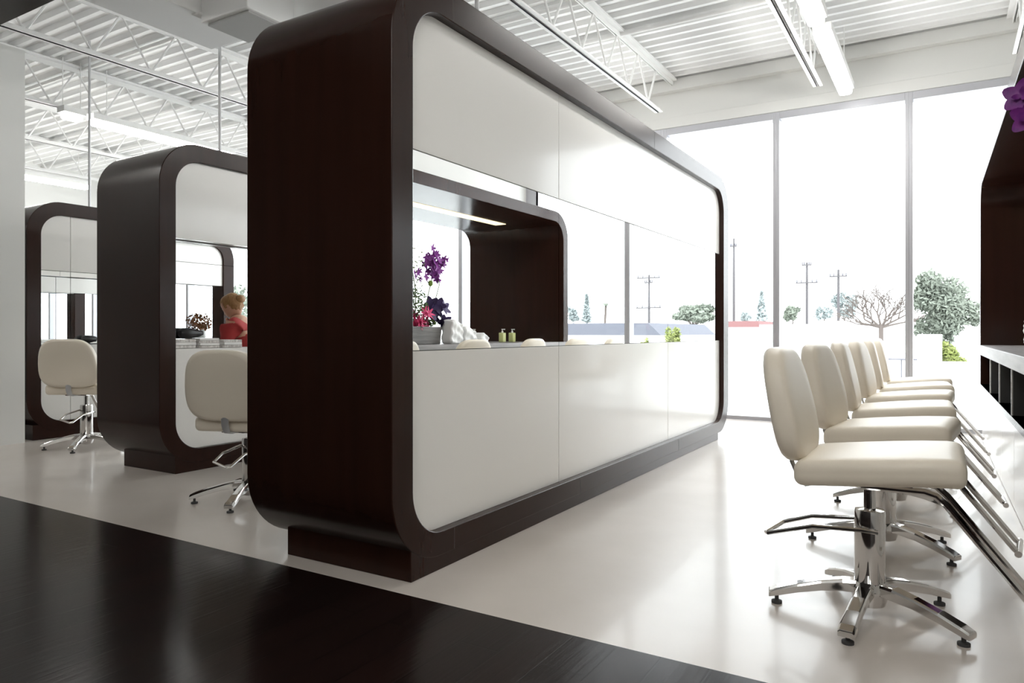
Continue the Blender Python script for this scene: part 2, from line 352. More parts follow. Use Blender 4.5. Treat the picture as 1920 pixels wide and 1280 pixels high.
for (yj, za, zb2) in ((0.41, 0.065, 0.155), (1.66, 0.065, 0.155), (3.45, 0.065, 0.155), (0.40, 2.345, 2.465), (2.9, 2.345, 2.465)):
    MB().box(-0.001, 0.0006, yj - 0.0012, yj + 0.0012, za, zb2).build('joint_line', 'backing', st1)
for (x, y, zt, lab) in ((-5.1, 3.79, 2.36, 'thin steel rod rising from the top of the middle station'), (-5.1, 4.74, 2.36, 'thin rod rising from the middle station farther back'), (-7.6, 4.09, 2.24, 'thin steel rod rising from the farthest station'), (-2.2, 3.26, 2.47, 'thin rod rising from the top of the large front station')):
    tag(MB().tube([(x, y, zt), (x, y, ZC - 0.003)], 0.012, 12).build('hanging_rod', 'rod_steel', smooth='auto'), lab, 'rod')

# ------------------------------------------------------------ right-hand unit (origin: far front corner)
ru = thing('mirror_niche_unit', 'dark wood niche unit along the right edge with open cubbies and white lower panels', 'salon station', (0.262, 7.93, 0), 0.0155)
LN = 5.75; DP = 0.70; FT = 0.12; ZT = 2.45
outer = rr(-LN, 0, 0.50, ZT, (0.001, 0.001, 0.32, 0.32), 14); inner = rr(-LN + FT, -FT, 0.53, ZT - FT, (0.001, 0.001, 0.22, 0.22), 14)
MB().ring(outer, inner, 0, DP + 0.02).build('frame', 'wood', ru, smooth='auto', bevel=0.003)
MB().prism(rr(-LN + FT - 0.02, -FT + 0.02, 0.52, ZT - FT + 0.02, (0, 0, 0.22, 0.22)), DP - 0.0, DP + 0.02).build('mirror_panel', 'mirror', ru)
MB().box(-0.012, DP - 0.002, -LN - 0.01, 0.01, 0.80, 0.885).build('counter', 'counter_wood', ru, bevel=0.003)
MB().box(0.30, DP - 0.002, -LN + FT, -FT, 0.53, 0.799).build('cubby_back', 'wood', ru)
MB().box(-0.002, 0.30, -LN, 0.0, 0.492, 0.53).build('cubby_floor', 'wood', ru, bevel=0.002)
for k in range(6):
    y = -1.27 - 0.86 * k
    if y > -LN + FT:
        dv = MB().box(0.012, 0.30, y - 0.006, y + 0.006, 0.53, 0.799).build('cubby_divider', 'backing', ru)
        MB().box(0.004, 0.0119, y - 0.006, y + 0.006, 0.53, 0.799).build('edge_strip', 'white_laminate', dv)
MB().box(0.02, DP, -LN + 0.05, 0.0, 0.0, 0.02).build('base', 'backing', ru)
for k in range(7):
    a = -0.41 - 0.86 * (k - 0); b = a - 0.86
    if k == 0: a = 0.0; b = -1.27
    else: a = -1.27 - 0.86 * (k - 1); b = a - 0.86
    if a < -LN + 0.1: break
    MB().box(0.018, 0.04, max(b, -LN) + 0.002, a - 0.002, 0.004, 0.499).build('lower_panel', 'white_laminate', ru, bevel=0.0015)
MB().box(DP - 0.075, DP - 0.001, -LN + 0.6, -0.45, ZT - FT - 0.006, ZT - FT + 0.01).build('strip_light', 'warm_tube', ru)

# ------------------------------------------------------------ salon chair (faces local +x)
def chair(label, loc, rz, group=None):
    c = thing('styling_chair', label, 'salon chair', loc, rz, group)
    def seatfn(p):
        x, y, z = p
        k = 1 - 0.10 * max(0, (-x - 0.02) / 0.25)            # narrower towards the back
        y *= k
        if z > 0: z += 0.012 * (1 - (x / 0.26) ** 2) * (1 - (y / 0.26) ** 2)
        if x > 0.15: z -= (x - 0.15) ** 2 * 0.9
        z += (x + 0.035) * 0.10
        return (x, y, z)
    MB().rbox(0.255, 0.255, 0.045, 0.034, 10, seatfn, (0.035, 0, 0.537)).build('seat', 'vinyl', c, smooth=True)
    # backrest: outline in y-z, domed, leaning back
    n = 72; layers = [(-0.042, 0.89), (-0.037, 0.95), (-0.026, 0.99), (-0.015, 1.0), (0.015, 1.0), (0.026, 0.985), (0.035, 0.94), (0.040, 0.88), (0.044, 0.6), (0.046, 0.25)]
    layers = [(-0.047, 0.25), (-0.045, 0.6)] + layers
    H2, W2 = 0.203, 0.240
    out = []
    for k in range(n):
        a = 2 * PI * k / n; e = 0.50
        yy = W2 * math.copysign(abs(math.cos(a)) ** e, math.cos(a)); zz = H2 * math.copysign(abs(math.sin(a)) ** e, math.sin(a))
        yy *= 1.0 - 0.10 * (zz / H2) - 0.10 * (zz / H2) ** 2
        out.append((yy, zz))
    mb = MB(); P = []
    for (t, s_) in layers:
        for (yy, zz) in out:
            y2, z2 = yy * s_, zz * s_
            if abs(s_) > 0.8:
                y2 = yy - math.copysign(min(abs(yy), (1 - s_) * 0.2), yy); z2 = zz - math.copysign(min(abs(zz), (1 - s_) * 0.2), zz)
            x = -0.265 + t - (z2) * 0.20 + 0.10 * (y2 ** 2) * 1.2
            P.append((x, y2, 0.742 + z2))
    k = len(layers); F = [(i * n + a, i * n + (a + 1) % n, (i + 1) * n + (a + 1) % n, (i + 1) * n + a) for i in range(k - 1) for a in range(n)] + [tuple(range(n))[::-1], tuple(range((k - 1) * n, k * n))]
    mb.add(P, F).build('backrest', 'vinyl', c, smooth=True)
    MB().tube([(-0.285, 0, 0.72), (-0.268, 0, 0.60), (-0.262, 0, 0.52), (-0.245, 0, 0.478), (-0.20, 0, 0.470), (-0.05, 0, 0.470)], 0.024, 8, 0.28, up=(0.3, 0, 1)).build('back_bracket', 'rod_steel', c, smooth='auto')
    MB().box(-0.16, 0.14, -0.09, 0.09, 0.462, 0.492).build('seat_plate', 'chrome', c, bevel=0.003)
    MB().lathe([(0.020, 0.33), (0.020, 0.455), (0.034, 0.470)], n=24).build('piston', 'chrome', c, smooth='auto')
    MB().lathe([(0.044, 0.045), (0.0505, 0.055), (0.0505, 0.36), (0.048, 0.372), (0.020, 0.377)], n=32).build('column', 'chrome', c, smooth='auto')
    # pump lever: a closed loop of rod
    MB().tube([(0.03, -0.055, 0.305), (-0.02, -0.065, 0.31), (-0.18, -0.07, 0.303), (-0.335, -0.075, 0.258), (-0.342, -0.06, 0.256), (-0.30, 0.045, 0.277), (-0.2, 0.055, 0.310), (-0.02, 0.055, 0.325), (0.03, 0.045, 0.318)], 0.008, 8).build('pump_lever', 'chrome', c, smooth='auto')
    for s_ in (-1, 1):
        MB().tube([(-0.02, s_ * 0.085, 0.468), (0.17, s_ * 0.085, 0.468), (0.205, s_ * 0.085, 0.458), (0.235, s_ * 0.085, 0.43), (0.50, s_ * 0.085, 0.098), (0.515, s_ * 0.085, 0.086)], 0.0120, 10).build('footrest_rail', 'chrome', c, smooth='auto')
    MB().tube([(0.515, -0.12, 0.086), (0.515, 0.12, 0.086)], 0.014, 10).build('footrest_bar', 'chrome', c, smooth='auto')
    MB().lathe([(0.03, 0.03), (0.050, 0.038), (0.060, 0.07), (0.060, 0.10), (0.052, 0.118)], n=24).build('hub', 'chrome', c, smooth='auto')
    for k in range(5):
        a = R(191 + 72 * k); dx, dy = math.cos(a), math.sin(a)
        rs = [0.03, 0.09, 0.16, 0.24, 0.31, 0.338]; zs = [0.100, 0.098, 0.088, 0.069, 0.048, 0.038]; ws = [0.026, 0.025, 0.024, 0.025, 0.027, 0.026]; hs = [0.022, 0.021, 0.018, 0.016, 0.014, 0.011]
        P = []
        for r_, z_, w_, h_ in zip(rs, zs, ws, hs):
            for sw, sz in ((-1, -1), (-1, 0.5), (-0.75, 1), (0.75, 1), (1, 0.5), (1, -1)):
                P.append((dx * r_ - dy * w_ * sw, dy * r_ + dx * w_ * sw, z_ + sz * h_))
        m_ = 6; F = [(i * m_ + q, i * m_ + (q + 1) % m_, (i + 1) * m_ + (q + 1) % m_, (i + 1) * m_ + q) for i in range(len(rs) - 1) for q in range(m_)] + [tuple(range(m_))[::-1], tuple(range(5 * m_, 6 * m_))]
        lg = MB().add(P, F).build('leg', 'chrome', c, bevel=0.003)
        MB().lathe([(0.019, 0.0), (0.019, 0.009), (0.007, 0.012), (0.007, 0.028)], (dx * 0.31, dy * 0.31, 0), n=14).build('glide', 'grey_rubber', lg, smooth='auto')
    return c
row = [('nearest', 0.0, -0.234), ('second nearest', -0.09, -0.25), ('third nearest', 0.03, -0.25), ('fourth nearest', -0.05, -0.25), ('fifth nearest', 0.06, -0.25), ('farthest, closest to the windows,', 0.02, -0.25)]
ch0 = chair('cream salon chair on chrome base, nearest of the row at the right', (-0.234, 2.84, 0), 0)
for k in range(1, 6):
    c = copy_tree(ch0); c.location = (row[k][2], 2.84 + 0.93 * k, 0); c.rotation_euler = (0, 0, row[k][1])
    c['label'] = 'cream chrome-based salon chair, %s in the right-hand row' % row[k][0].rstrip(',')
for o in [x for x in C.objects if x.name.startswith('styling_chair')]: o['group'] = 'cream styling chairs in the window row'
c = copy_tree(ch0); c.location = (-3.56, 2.86, 0); c.rotation_euler = (0, 0, R(110))
for q in c.children:
    if q.name.split('.')[0] in ('seat', 'backrest', 'back_bracket', 'seat_plate', 'footrest_rail', 'footrest_bar'): q.location.z = -0.042
c['group'] = ''; c['label'] = 'cream salon chair half hidden by the large station, facing the middle station'; del c['group']
c = copy_tree(ch0); c.location = (-6.40, 3.42, 0); c.rotation_euler = (0, 0, R(122)); c['label'] = 'cream salon chair in front of the farthest station near the white partition'; del c['group']
cp = copy_tree(ch0); cp.location = (-3.45, 4.74, 0); cp.rotation_euler = (0, 0, R(-25)); cp['label'] = 'cream salon chair the person in red sits on, seen in the mirror'; del cp['group']

# ------------------------------------------------------------ flowers
def flower_mesh(mb, c, s_, nrm, petals=5, rnd=random, wide=0.55, cup=0.25):
    nrm = Vector(nrm).normalized(); a = nrm.orthogonal().normalized(); b = nrm.cross(a); ph = rnd.random() * 6
    for k in range(petals):
        an = ph + 2 * PI * k / petals; d = a * math.cos(an) + b * math.sin(an); w = nrm.cross(d)
        P = []
        for i in range(5):
            t = i / 4; wd = math.sin(PI * (0.12 + 0.80 * t)) * wide * s_
            cen = Vector(c) + d * (t * s_) + nrm * (cup * s_ * t * t)
            P += [cen - w * wd * 0.5 + nrm * 0.06 * s_, cen, cen + w * wd * 0.5 + nrm * 0.06 * s_]
        F = [(3 * i + j, 3 * i + j + 1, 3 * i + j + 4, 3 * i + j + 3) for i in range(4) for j in range(2)]
        mb.add(P, F)
pl = thing('flower_arrangement', 'tall orchid and pink flower arrangement in a grey planter, seen in the large mirror', 'flowers', (0.68, 5.46, 0.886), 0)
MB().prism([(-0.11, 0), (0.11, 0), (0.13, 0.17), (-0.13, 0.17)], -0.27, 0.27, lambda a, b, c: (a, c, b)).build('planter', 'planter', pl, bevel=0.006)
stm = MB()
stems = [((0, 0.1, 0.15), (-0.03, 0.18, 0.5), (-0.05, 0.24, 0.72), (-0.06, 0.26, 0.86)), ((0, 0.1, 0.15), (-0.02, 0.28, 0.38), (-0.03, 0.36, 0.60), (-0.03, 0.30, 0.70)), ((0, 0, 0.15), (0.0, 0.02, 0.5), (0.0, -0.05, 0.8), (0, -0.1, 0.9)), ((0, 0.1, 0.15), (0.0, 0.30, 0.26), (0, 0.40, 0.33), (0, 0.42, 0.45))]
for p in stems: stm.tube(p, [0.008, 0.006, 0.005, 0.003], 6)
stm.build('stems', 'pale_stem', pl, smooth=True)
f = MB(); rnd = random.Random(3)
for k in range(52):
    p = (-0.06 + rnd.uniform(-0.06, 0.06), 0.22 + rnd.gauss(0, 0.065), 0.77 + rnd.gauss(0, 0.065)); flower_mesh(f, p, 0.048, (-1, rnd.uniform(-0.6, 0.6), rnd.uniform(-0.5, 0.5)), rnd=rnd)
for k in range(6): flower_mesh(f, (-0.05, -0.02 + rnd.uniform(-0.06, 0.06), 0.62 + rnd.uniform(-0.1, 0.1)), 0.035, (-1, rnd.uniform(-0.6, 0.6), 0.2), rnd=rnd)
f.build('orchid_blossoms', 'orchid', pl, smooth=True)
f = MB()
for k in range(16): flower_mesh(f, (-0.08 + rnd.uniform(-0.05, 0.08), 0.02 + rnd.uniform(-0.15, 0.13), 0.23 + rnd.uniform(-0.06, 0.08)), 0.07, (-1, rnd.uniform(-0.8, 0.8), rnd.uniform(0, 0.8)), 6, rnd, 0.35)
f.build('pink_blossoms', 'pink_flower', pl, smooth=True)
f = MB()
for k in range(11): flower_mesh(f, (-0.06 + rnd.uniform(-0.05, 0.05), 0.27 + rnd.uniform(-0.10, 0.14), 0.31 + rnd.uniform(-0.11, 0.10)), 0.085, (-1, rnd.uniform(-0.9, 0.9), rnd.uniform(-0.4, 0.6)), 5, rnd, 0.7)
f.build('violet_blossoms', 'dark_violet', pl, smooth=True)
f = MB(); cloud(f, (0, 0.02, 0.38), (0.10, 0.15, 0.20), 420, 0.022, rnd, 0.2); cloud(f, (0, 0.12, 0.21), (0.12, 0.22, 0.05), 160, 0.025, rnd, 0.2)
tag(f.build('foliage', 'leaf', pl), kind=None)
f = MB(); cloud(f, (0, 0.0, 0.72), (0.08, 0.14, 0.26), 200, 0.018, rnd, 0.1); f.build('pale_sprigs', 'pale_stem', pl)
MB().rbox(0.022, 0.022, 0.03, 0.02, 4, None, (-0.04, 0.20, 0.60)).build('bud', 'bud', pl, smooth=True)
pl.rotation_euler = (0, 0, 0)
# orchid leaning out at the right edge
orc = thing('orchid_plant', 'purple orchid blossom leaning out from the dark niche at the right edge', 'orchid', (0.65, 3.15, 0.886))
MB().lathe([(0.05, 0), (0.075, 0.02), (0.085, 0.14), (0.075, 0.14)], n=28).build('pot', 'planter', orc, smooth='auto')
MB().tube([(0, 0, 0.12), (-0.05, 0, 0.45), (-0.20, -0.0, 0.80), (-0.32, -0.03, 0.95), (-0.42, -0.05, 0.93)], [0.006, 0.006, 0.005, 0.004, 0.003], 8).build('stem', 'pale_stem', orc, smooth=True)
f = MB()
for (x, y, a) in ((-0.09, 0.02, 0.5), (0.09, 0.01, -0.4), (0.02, 0.1, 1.2)):
    P = []; 
    for i in range(7):
        t = i / 6; w = 0.035 * math.sin(PI * (0.08 + 0.87 * t)); P += [(x * 2.0 * t - w * 0.4, y * 2 * t - w, 0.14 + 0.10 * t - 0.1 * t * t), (x * 2.0 * t + w * 0.4, y * 2 * t + w, 0.145 + 0.10 * t - 0.1 * t * t)]
    f.add(P, [(2 * i, 2 * i + 1, 2 * i + 3, 2 * i + 2) for i in range(6)])
f.build('leaves', 'leaf', orc, smooth=True)
for (p, s_, nr) in (((-0.425, -0.06, 0.945), 0.062, (-0.25, -1, 0.1)), ((-0.405, -0.07, 0.865), 0.060, (-0.4, -1, -0.2)), ((-0.33, -0.03, 0.98), 0.048, (0.1, -1, 0.2))):
    f = MB(); flower_mesh(f, p, s_, nr, 5, random.Random(5), 0.85, 0.15); flower_mesh(f, Vector(p) + Vector((0, -0.01, 0)), s_ * 0.45, nr, 3, random.Random(2), 0.8, 0.6)
    f.build('blossom', 'orchid', orc, smooth=True, sub=1)

# towels and bottles on the right counter (seen in the mirror)
def towel(x, y, hx, hy, hz, tilt, lab, seed):
    rn = random.Random(seed); ph = rn.random() * 5
    def fn(p):
        q = p.copy(); k = (q.z + hz) / (2 * hz)
        q.y += tilt * k * 0.06; q.x += 0.007 * math.sin(q.z * 70 + ph + q.y * 22) + 0.004 * math.sin(q.y * 95 + ph)
        q.y *= 1 - 0.20 * k * k; q.z += 0.010 * math.sin(q.y * 42 + ph * 2) * k - 0.25 * (q.y - 0.02) * k
        return q
    tag(MB().rbox(hx, hy, hz, min(hx, hy, hz) * 0.42, 18, fn, (x, y, 0.886 + hz)).build('folded_towel', 'towel', smooth=True), lab, 'towel', 'white towels on the niche counter')
towel(0.52, 5.85, 0.07, 0.105, 0.115, 0.5, 'tallest white towel, right beside the grey planter in the mirror', 1)
towel(0.56, 6.18, 0.07, 0.11, 0.075, -0.4, 'crumpled white towel between the tall towel and the small one in the mirror', 2)
towel(0.56, 6.44, 0.06, 0.075, 0.045, 0.3, 'smallest flat white towel at the right end of the towels in the mirror', 3)
for (y, lab) in ((7.10, 'left green soap bottle with pump on the niche counter'), (7.32, 'right green soap bottle with pump on the niche counter')):
    b = thing('soap_bottle', lab, 'bottle', (0.70, y, 0.886), 0, 'soap bottles on the niche counter')
    MB().rbox(0.032, 0.032, 0.055, 0.008, 4, None, (0, 0, 0.0555)).build('bottle_body', 'soap', b, smooth='auto')
    MB().lathe([(0.012, 0.110), (0.012, 0.128), (0.005, 0.13), (0.005, 0.145)], n=14).build('pump_collar', 'pump_white', b, smooth='auto')
    MB().box(-0.035, 0.010, -0.006, 0.006, 0.145, 0.155).build('pump_head', 'pump_white', b, bevel=0.002)

# things on the ledge of the middle station
LX = -4.735; LZ = 0.886
rn = random.Random(11)
for i, (y, h, k, nm) in enumerate(((3.20, 0.022, 3, 'leftmost'), (3.40, 0.018, 4, 'middle'), (3.60, 0.02, 3, 'rightmost'))):
    z = LZ
    for j in range(k):
        m_ = 'paper_print' if j % 2 == 0 else 'paper'
        q = Matrix.Translation((LX + 0.0 + rn.uniform(-0.004, 0.004), y, z)) @ Matrix.Rotation(rn.uniform(-0.08, 0.08), 4, 'Z')
        tag(MB().box(-0.045, 0.045, -0.085, 0.085, 0, h - 0.001, q).build('magazine', m_, bevel=0.002), 'magazine %s in the %s pile on the middle station ledge' % (['at the bottom', 'second lowest', 'third lowest', 'on top'][j], nm), 'magazine', 'magazines on the middle station ledge')
        z += h
def dryer(loc, rz, lab):
    t = thing('hair_dryer', lab, 'hair dryer', loc, rz)
    MB().tube([(-0.05, 0, 0.04), (-0.03, 0, 0.04), (0.03, 0, 0.04), (0.10, 0, 0.04), (0.13, 0, 0.04)], [0.025, 0.039, 0.039, 0.024, 0.022], 18).build('barrel', 'black_plastic', t, smooth='auto')
    MB().tube([(0.0, 0.02, 0.035), (-0.015, 0.07, 0.022), (-0.03, 0.13, 0.018)], [0.018, 0.016, 0.014], 12).build('handle', 'black_plastic', t, smooth=True)
dryer((LX, 3.235, LZ + 0.067), R(90), 'black hair dryer lying on the magazines of the middle station')
va = thing('dried_flowers', 'rust coloured dried flower arrangement on the ledge of the middle station', 'flowers', (LX - 0.01, 3.37, LZ + 0.073))
MB().lathe([(0.025, 0), (0.032, 0.01), (0.028, 0.05), (0.022, 0.06)], n=18).build('vase', 'glass_vase', va, smooth='auto')
f = MB(); cloud(f, (0, 0, 0.115), (0.045, 0.085, 0.07), 260, 0.013, rn, 0.3); f.build('blossoms', 'dried', va)
# far ledge things
dr = thing('hair_dryer', 'black hair dryer on a hook beside the farthest station mirror', 'hair dryer', (-7.16, 3.86, 0.886), 0)
MB().box(-0.085, 0.03, -0.07, 0.07, 0.0, 0.008).build('hook_plate', 'black_plastic', dr)
MB().tube([(-0.03, -0.06, 0.05), (-0.03, -0.03, 0.05), (-0.03, 0.02, 0.05), (-0.03, 0.07, 0.05)], [0.025, 0.038, 0.036, 0.024], 16).build('barrel', 'black_plastic', dr, smooth='auto')
MB().tube([(-0.03, 0.0, 0.03), (-0.03, 0.0, 0.008)], 0.016, 10).build('handle', 'black_plastic', dr)

# ------------------------------------------------------------ seated person in red (seen in the mirror)
def skin_obj(name, verts, edges, radii, m_, parent=None, sub=2, root=0):
    me = bpy.data.meshes.new(name); me.from_pydata(verts, edges, []); o = bpy.data.objects.new(name, me); C.objects.link(o)
    if parent: o.parent = parent
    s_ = o.modifiers.new('skin', 'SKIN'); s_.use_smooth_shade = True
    for i, r_ in enumerate(radii):
        rv = r_ if isinstance(r_, tuple) else (r_, r_); me.skin_vertices[0].data[i].radius = rv; me.skin_vertices[0].data[i].use_root = (i == root)
    b = o.modifiers.new('sub', 'SUBSURF'); b.levels = sub; b.render_levels = sub
    me.materials.append(M[m_]); return o
pr = thing('person', 'seated person with pinned-up blond hair and red shirt, head bowed, seen in the middle mirror', 'person', (-3.45, 4.74, 0.03), R(-25))
# body: local +x is the way the person faces
bv = [(-0.08, 0, 0.66), (-0.09, 0, 0.80), (-0.07, 0, 0.97), (-0.03, 0, 1.07), (0.01, 0, 1.135),            # pelvis..neck
      (0.02, 0.10, 0.64), (0.38, 0.11, 0.64), (0.42, 0.11, 0.40), (0.43, 0.11, 0.16), (0.52, 0.11, 0.13),   # left leg
      (0.02, -0.10, 0.64), (0.38, -0.11, 0.64), (0.42, -0.11, 0.40), (0.43, -0.11, 0.16), (0.52, -0.11, 0.13),
      (-0.03, 0.17, 1.04), (0.02, 0.21, 0.82), (0.20, 0.13, 0.76), (-0.03, -0.17, 1.04), (0.02, -0.21, 0.82), (0.20, -0.13, 0.76), (0.25, 0.11, 0.75), (0.25, -0.11, 0.75)]
be = [(0, 1), (1, 2), (2, 3), (3, 4), (0, 5), (5, 6), (6, 7), (7, 8), (8, 9), (0, 10), (10, 11), (11, 12), (12, 13), (13, 14), (3, 15), (15, 16), (16, 17), (17, 21), (3, 18), (18, 19), (19, 20), (20, 22)]
brd = [(0.15, 0.11), (0.125, 0.10), (0.15, 0.10), (0.11, 0.08), 0.05, 0.085, 0.062, 0.055, 0.038, 0.03, 0.085, 0.062, 0.055, 0.038, 0.03, 0.06, 0.042, 0.03, 0.06, 0.042, 0.03, 0.032, 0.032]
skin_obj('body', bv, be, brd, 'skin', pr)
for s_ in (-1, 1):
    for k, (dy, ln) in enumerate(((-0.026, 0.065), (-0.009, 0.075), (0.009, 0.072), (0.026, 0.056))):
        yb = s_ * 0.11 + dy; skin_obj('finger', [(0.26, yb, 0.752), (0.26 + ln * 0.55, yb, 0.750), (0.26 + ln * 0.9, yb, 0.735), (0.26 + ln, yb, 0.722)], [(0, 1), (1, 2), (2, 3)], [0.010, 0.009, 0.008, 0.007], 'skin', pr, 1)
    skin_obj('thumb', [(0.235, s_ * 0.085, 0.755), (0.262, s_ * 0.062, 0.752), (0.285, s_ * 0.055, 0.745)], [(0, 1), (1, 2)], [0.012, 0.010, 0.008], 'skin', pr, 1)
# shirt follows the torso and upper arms
sv = [(-0.08, 0, 0.69), (-0.09, 0, 0.80), (-0.07, 0, 0.97), (-0.035, 0, 1.065), (-0.005, 0, 1.115), (-0.03, 0.17, 1.04), (0.02, 0.21, 0.84), (0.13, 0.165, 0.785), (-0.03, -0.17, 1.04), (0.02, -0.21, 0.84), (0.13, -0.165, 0.785)]
se = [(0, 1), (1, 2), (2, 3), (3, 4), (3, 5), (5, 6), (6, 7), (3, 8), (8, 9), (9, 10)]
skin_obj('shirt', sv, se, [(0.17, 0.13), (0.15, 0.118), (0.17, 0.12), (0.125, 0.095), 0.06, 0.078, 0.058, 0.046, 0.078, 0.058, 0.046], 'red_shirt', pr)
tv = [(-0.08, 0, 0.665), (0.02, 0.10, 0.645), (0.38, 0.11, 0.645), (0.42, 0.11, 0.40), (0.43, 0.11, 0.19), (0.02, -0.10, 0.645), (0.38, -0.11, 0.645), (0.42, -0.11, 0.40), (0.43, -0.11, 0.19)]
skin_obj('trousers', tv, [(0, 1), (1, 2), (2, 3), (3, 4), (0, 5), (5, 6), (6, 7), (7, 8)], [(0.165, 0.12), 0.10, 0.075, 0.065, 0.055, 0.10, 0.075, 0.065, 0.055], 'trousers', pr)
for s_ in (-1, 1): MB().rbox(0.125, 0.045, 0.035, 0.03, 6, None, (0.50, s_ * 0.11, 0.125)).build('shoe', 'black_plastic', pr, smooth=True)
def head_fn(p):
    q = p.copy()
    if q.z < 0: q.x *= 1 + q.z * 1.2; q.y *= 1 + q.z * 2.4
    dx = q.x - 0.085
    if q.x > 0.04 and abs(q.y) < 0.018 and -0.035 < q.z < 0.01: q.x += 0.018 * (1 - abs(q.y) / 0.018) * (0.01 - q.z) / 0.045     # nose
    if q.x > 0.04 and 0.008 < q.z < 0.035 and 0.015 < abs(q.y) < 0.045: q.x -= 0.006                                              # eye sockets
    if q.x > 0.04 and abs(q.y) < 0.026 and -0.062 < q.z < -0.05: q.x += 0.005
    return q
HM = Matrix.Translation((0.055, 0, 1.225)) @ Matrix.Rotation(R(28), 4, 'Y')
h = MB().rbox(0.092, 0.074, 0.115, 0.073, 18, head_fn); h.v = [tuple(HM @ Vector(p)) for p in h.v]
hd = h.build('head', 'skin', pr, smooth=True)
for s_ in (-1, 1):
    e = MB().rbox(0.016, 0.008, 0.028, 0.0075, 4, None, (-0.005, s_ * 0.076, -0.005)); e.v = [tuple(HM @ Vector(p)) for p in e.v]; e.build('ear', 'skin', hd, smooth=True)
    e = MB().rbox(0.010, 0.012, 0.010, 0.0095, 4, None, (0.076, s_ * 0.030, 0.018)); e.v = [tuple(HM @ Vector(p)) for p in e.v]; e.build('eye', 'paper', hd, smooth=True)
def hair_fn(p):
    q = p.copy()
    if q.x > 0.05 and q.z < 0.055: q.x = 0.05 + (q.x - 0.05) * 0.2
    if q.z < -0.02: q.x = min(q.x, -0.01)
    if q.z < -0.06: q.x *= 0.8; q.y *= 0.8
    q.x += 0.003 * math.sin(q.y * 160 + q.z * 60)
    return q
h = MB().rbox(0.102, 0.083, 0.115, 0.080, 18, hair_fn, (-0.014, 0, 0.018)); h.rbox(0.045, 0.055, 0.04, 0.038, 8, None, (-0.115, 0, 0.03)); h.v = [tuple(HM @ Vector(p)) for p in h.v]
h.build('hair', 'hair', pr, smooth=True)

# ------------------------------------------------------------ outdoors
struct(MB().box(-160, 160, YW + 0.15, 300, -0.25, -0.15).build('ground', 'asphalt'))
def at(u, Y, unfold=False):      # real x of something seen at photo column u and distance Y (unfold: via the large mirror)
    l = (u - 960) / FPX; S_, C_ = math.sin(YAW), math.cos(YAW); x = (-S_ + C_ * l) / (C_ + S_ * l) * Y
    return -3.734 - x if unfold else x
def zz(u, v, Y):
    l = (u - 960) / FPX; return 1 + (623 - v) / FPX * Y / (math.cos(YAW) + math.sin(YAW) * l)
def pole(u, vt, Y, arms, lab, unf=False, bases=-0.15):
    x = at(u, Y, unf); top = zz(u, vt, Y); t = thing('utility_pole', lab, 'utility pole', (x, Y, -0.15))
    H = top + 0.15; r0 = 0.0021 * Y
    MB().tube([(0, 0, 0), (0, 0, H)], [r0, r0 * 0.65], 12).build('post', 'pole_wood', t, smooth='auto')
    for (va, hw) in arms:
        za = zz(u, va, Y) + 0.15; w = hw / FPX * Y
        a = MB().box(-w, w, -r0 * 1.5, -r0 * 0.9, za - r0 * 0.4, za + r0 * 0.4).build('crossarm', 'pole_wood', t)
        for k in (-0.9, -0.5, 0.5, 0.9): MB().tube([(w * k, -r0, za), (w * k, -r0, za + r0 * 1.8)], r0 * 0.4, 6).build('insulator', 'grey_trim', a)
pole(1376, 447, 62, [(462, 6)], 'tall dark utility pole left of the first window mullion')
pole(1513, 492, 70, [(530, 18), (497, 8)], 'utility pole with crossarms in the middle window')
pole(1572, 505, 80, [(518, 14)], 'thin utility pole right of the crossarmed one in the middle window')
pole(1217, 515, 46, [(521, 24), (577, 26), (530, 8)], 'utility pole with wide double crossarms, seen in the large mirror', True)
def block(u0, u1, vt, Y, dep, mt, lab, unf=False, name='low_building', roof=None, cat='building', zb=-0.15):
    xa, xb = at(u0, Y, unf), at(u1, Y, unf); xa, xb = min(xa, xb), max(xa, xb); top = zz((u0 + u1) / 2, vt, Y)
    t = thing(name, lab, cat, ((xa + xb) / 2, Y, zb)); w = (xb - xa) / 2; H = top - zb
    MB().box(-w, w, 0, dep, 0, H).build('walls', mt, t)
    if roof:
        hr = roof[1] / FPX * Y
        MB().prism([(-w * 1.04, 0), (w * 1.04, 0), (w * roof[2], hr), (-w * roof[2], hr)], -0.02 * dep - 0.2, dep * 1.02, lambda a, b, c: (a, c, b + H)).build('roof', roof[0], t)
    return t, w, H
block(1365, 1424, 613, 58, 6, 'stucco', 'low white building with a reddish roof edge beside the tall pole', roof=('red_roof', 11, 0.98))
t, w, H = block(1424, 1540, 608, 52, 8, 'stucco', 'long pale building behind the chair backs in the middle window')
for k in range(4): MB().box(-w * 0.85 + k * w * 0.45, -w * 0.6 + k * w * 0.45, -0.06, -0.001, H * 0.35, H * 0.62).build('window_opening', 'clear_tray', t)
block(1542, 1716, 601, 45, 8, 'stucco', 'wide blank white building in the middle window')
t, w, H = block(1720, 1766, 627, 16, 2.0, 'stucco', 'small white box shed left of the yellow green bush')
block(1757, 1850, 679, 12.5, 0.25, 'stucco', 'low white garden wall in front of the yellow green bush', name='garden_wall', cat='wall')
t = thing('picnic_table', 'pale outdoor table with thin grey legs behind the far chairs', 'table', (at(1690, 20), 20, -0.15))
zt = zz(1690, 672, 20) + 0.15
MB().box(-0.55, 0.55, -0.3, 0.3, zt - 0.03, zt).build('tabletop', 'grey_trim', t)
for sx in (-0.45, 0.0, 0.4): MB().box(sx, sx + 0.03, -0.25, -0.22, 0, zt - 0.03).build('leg', 'grey_trim', t)
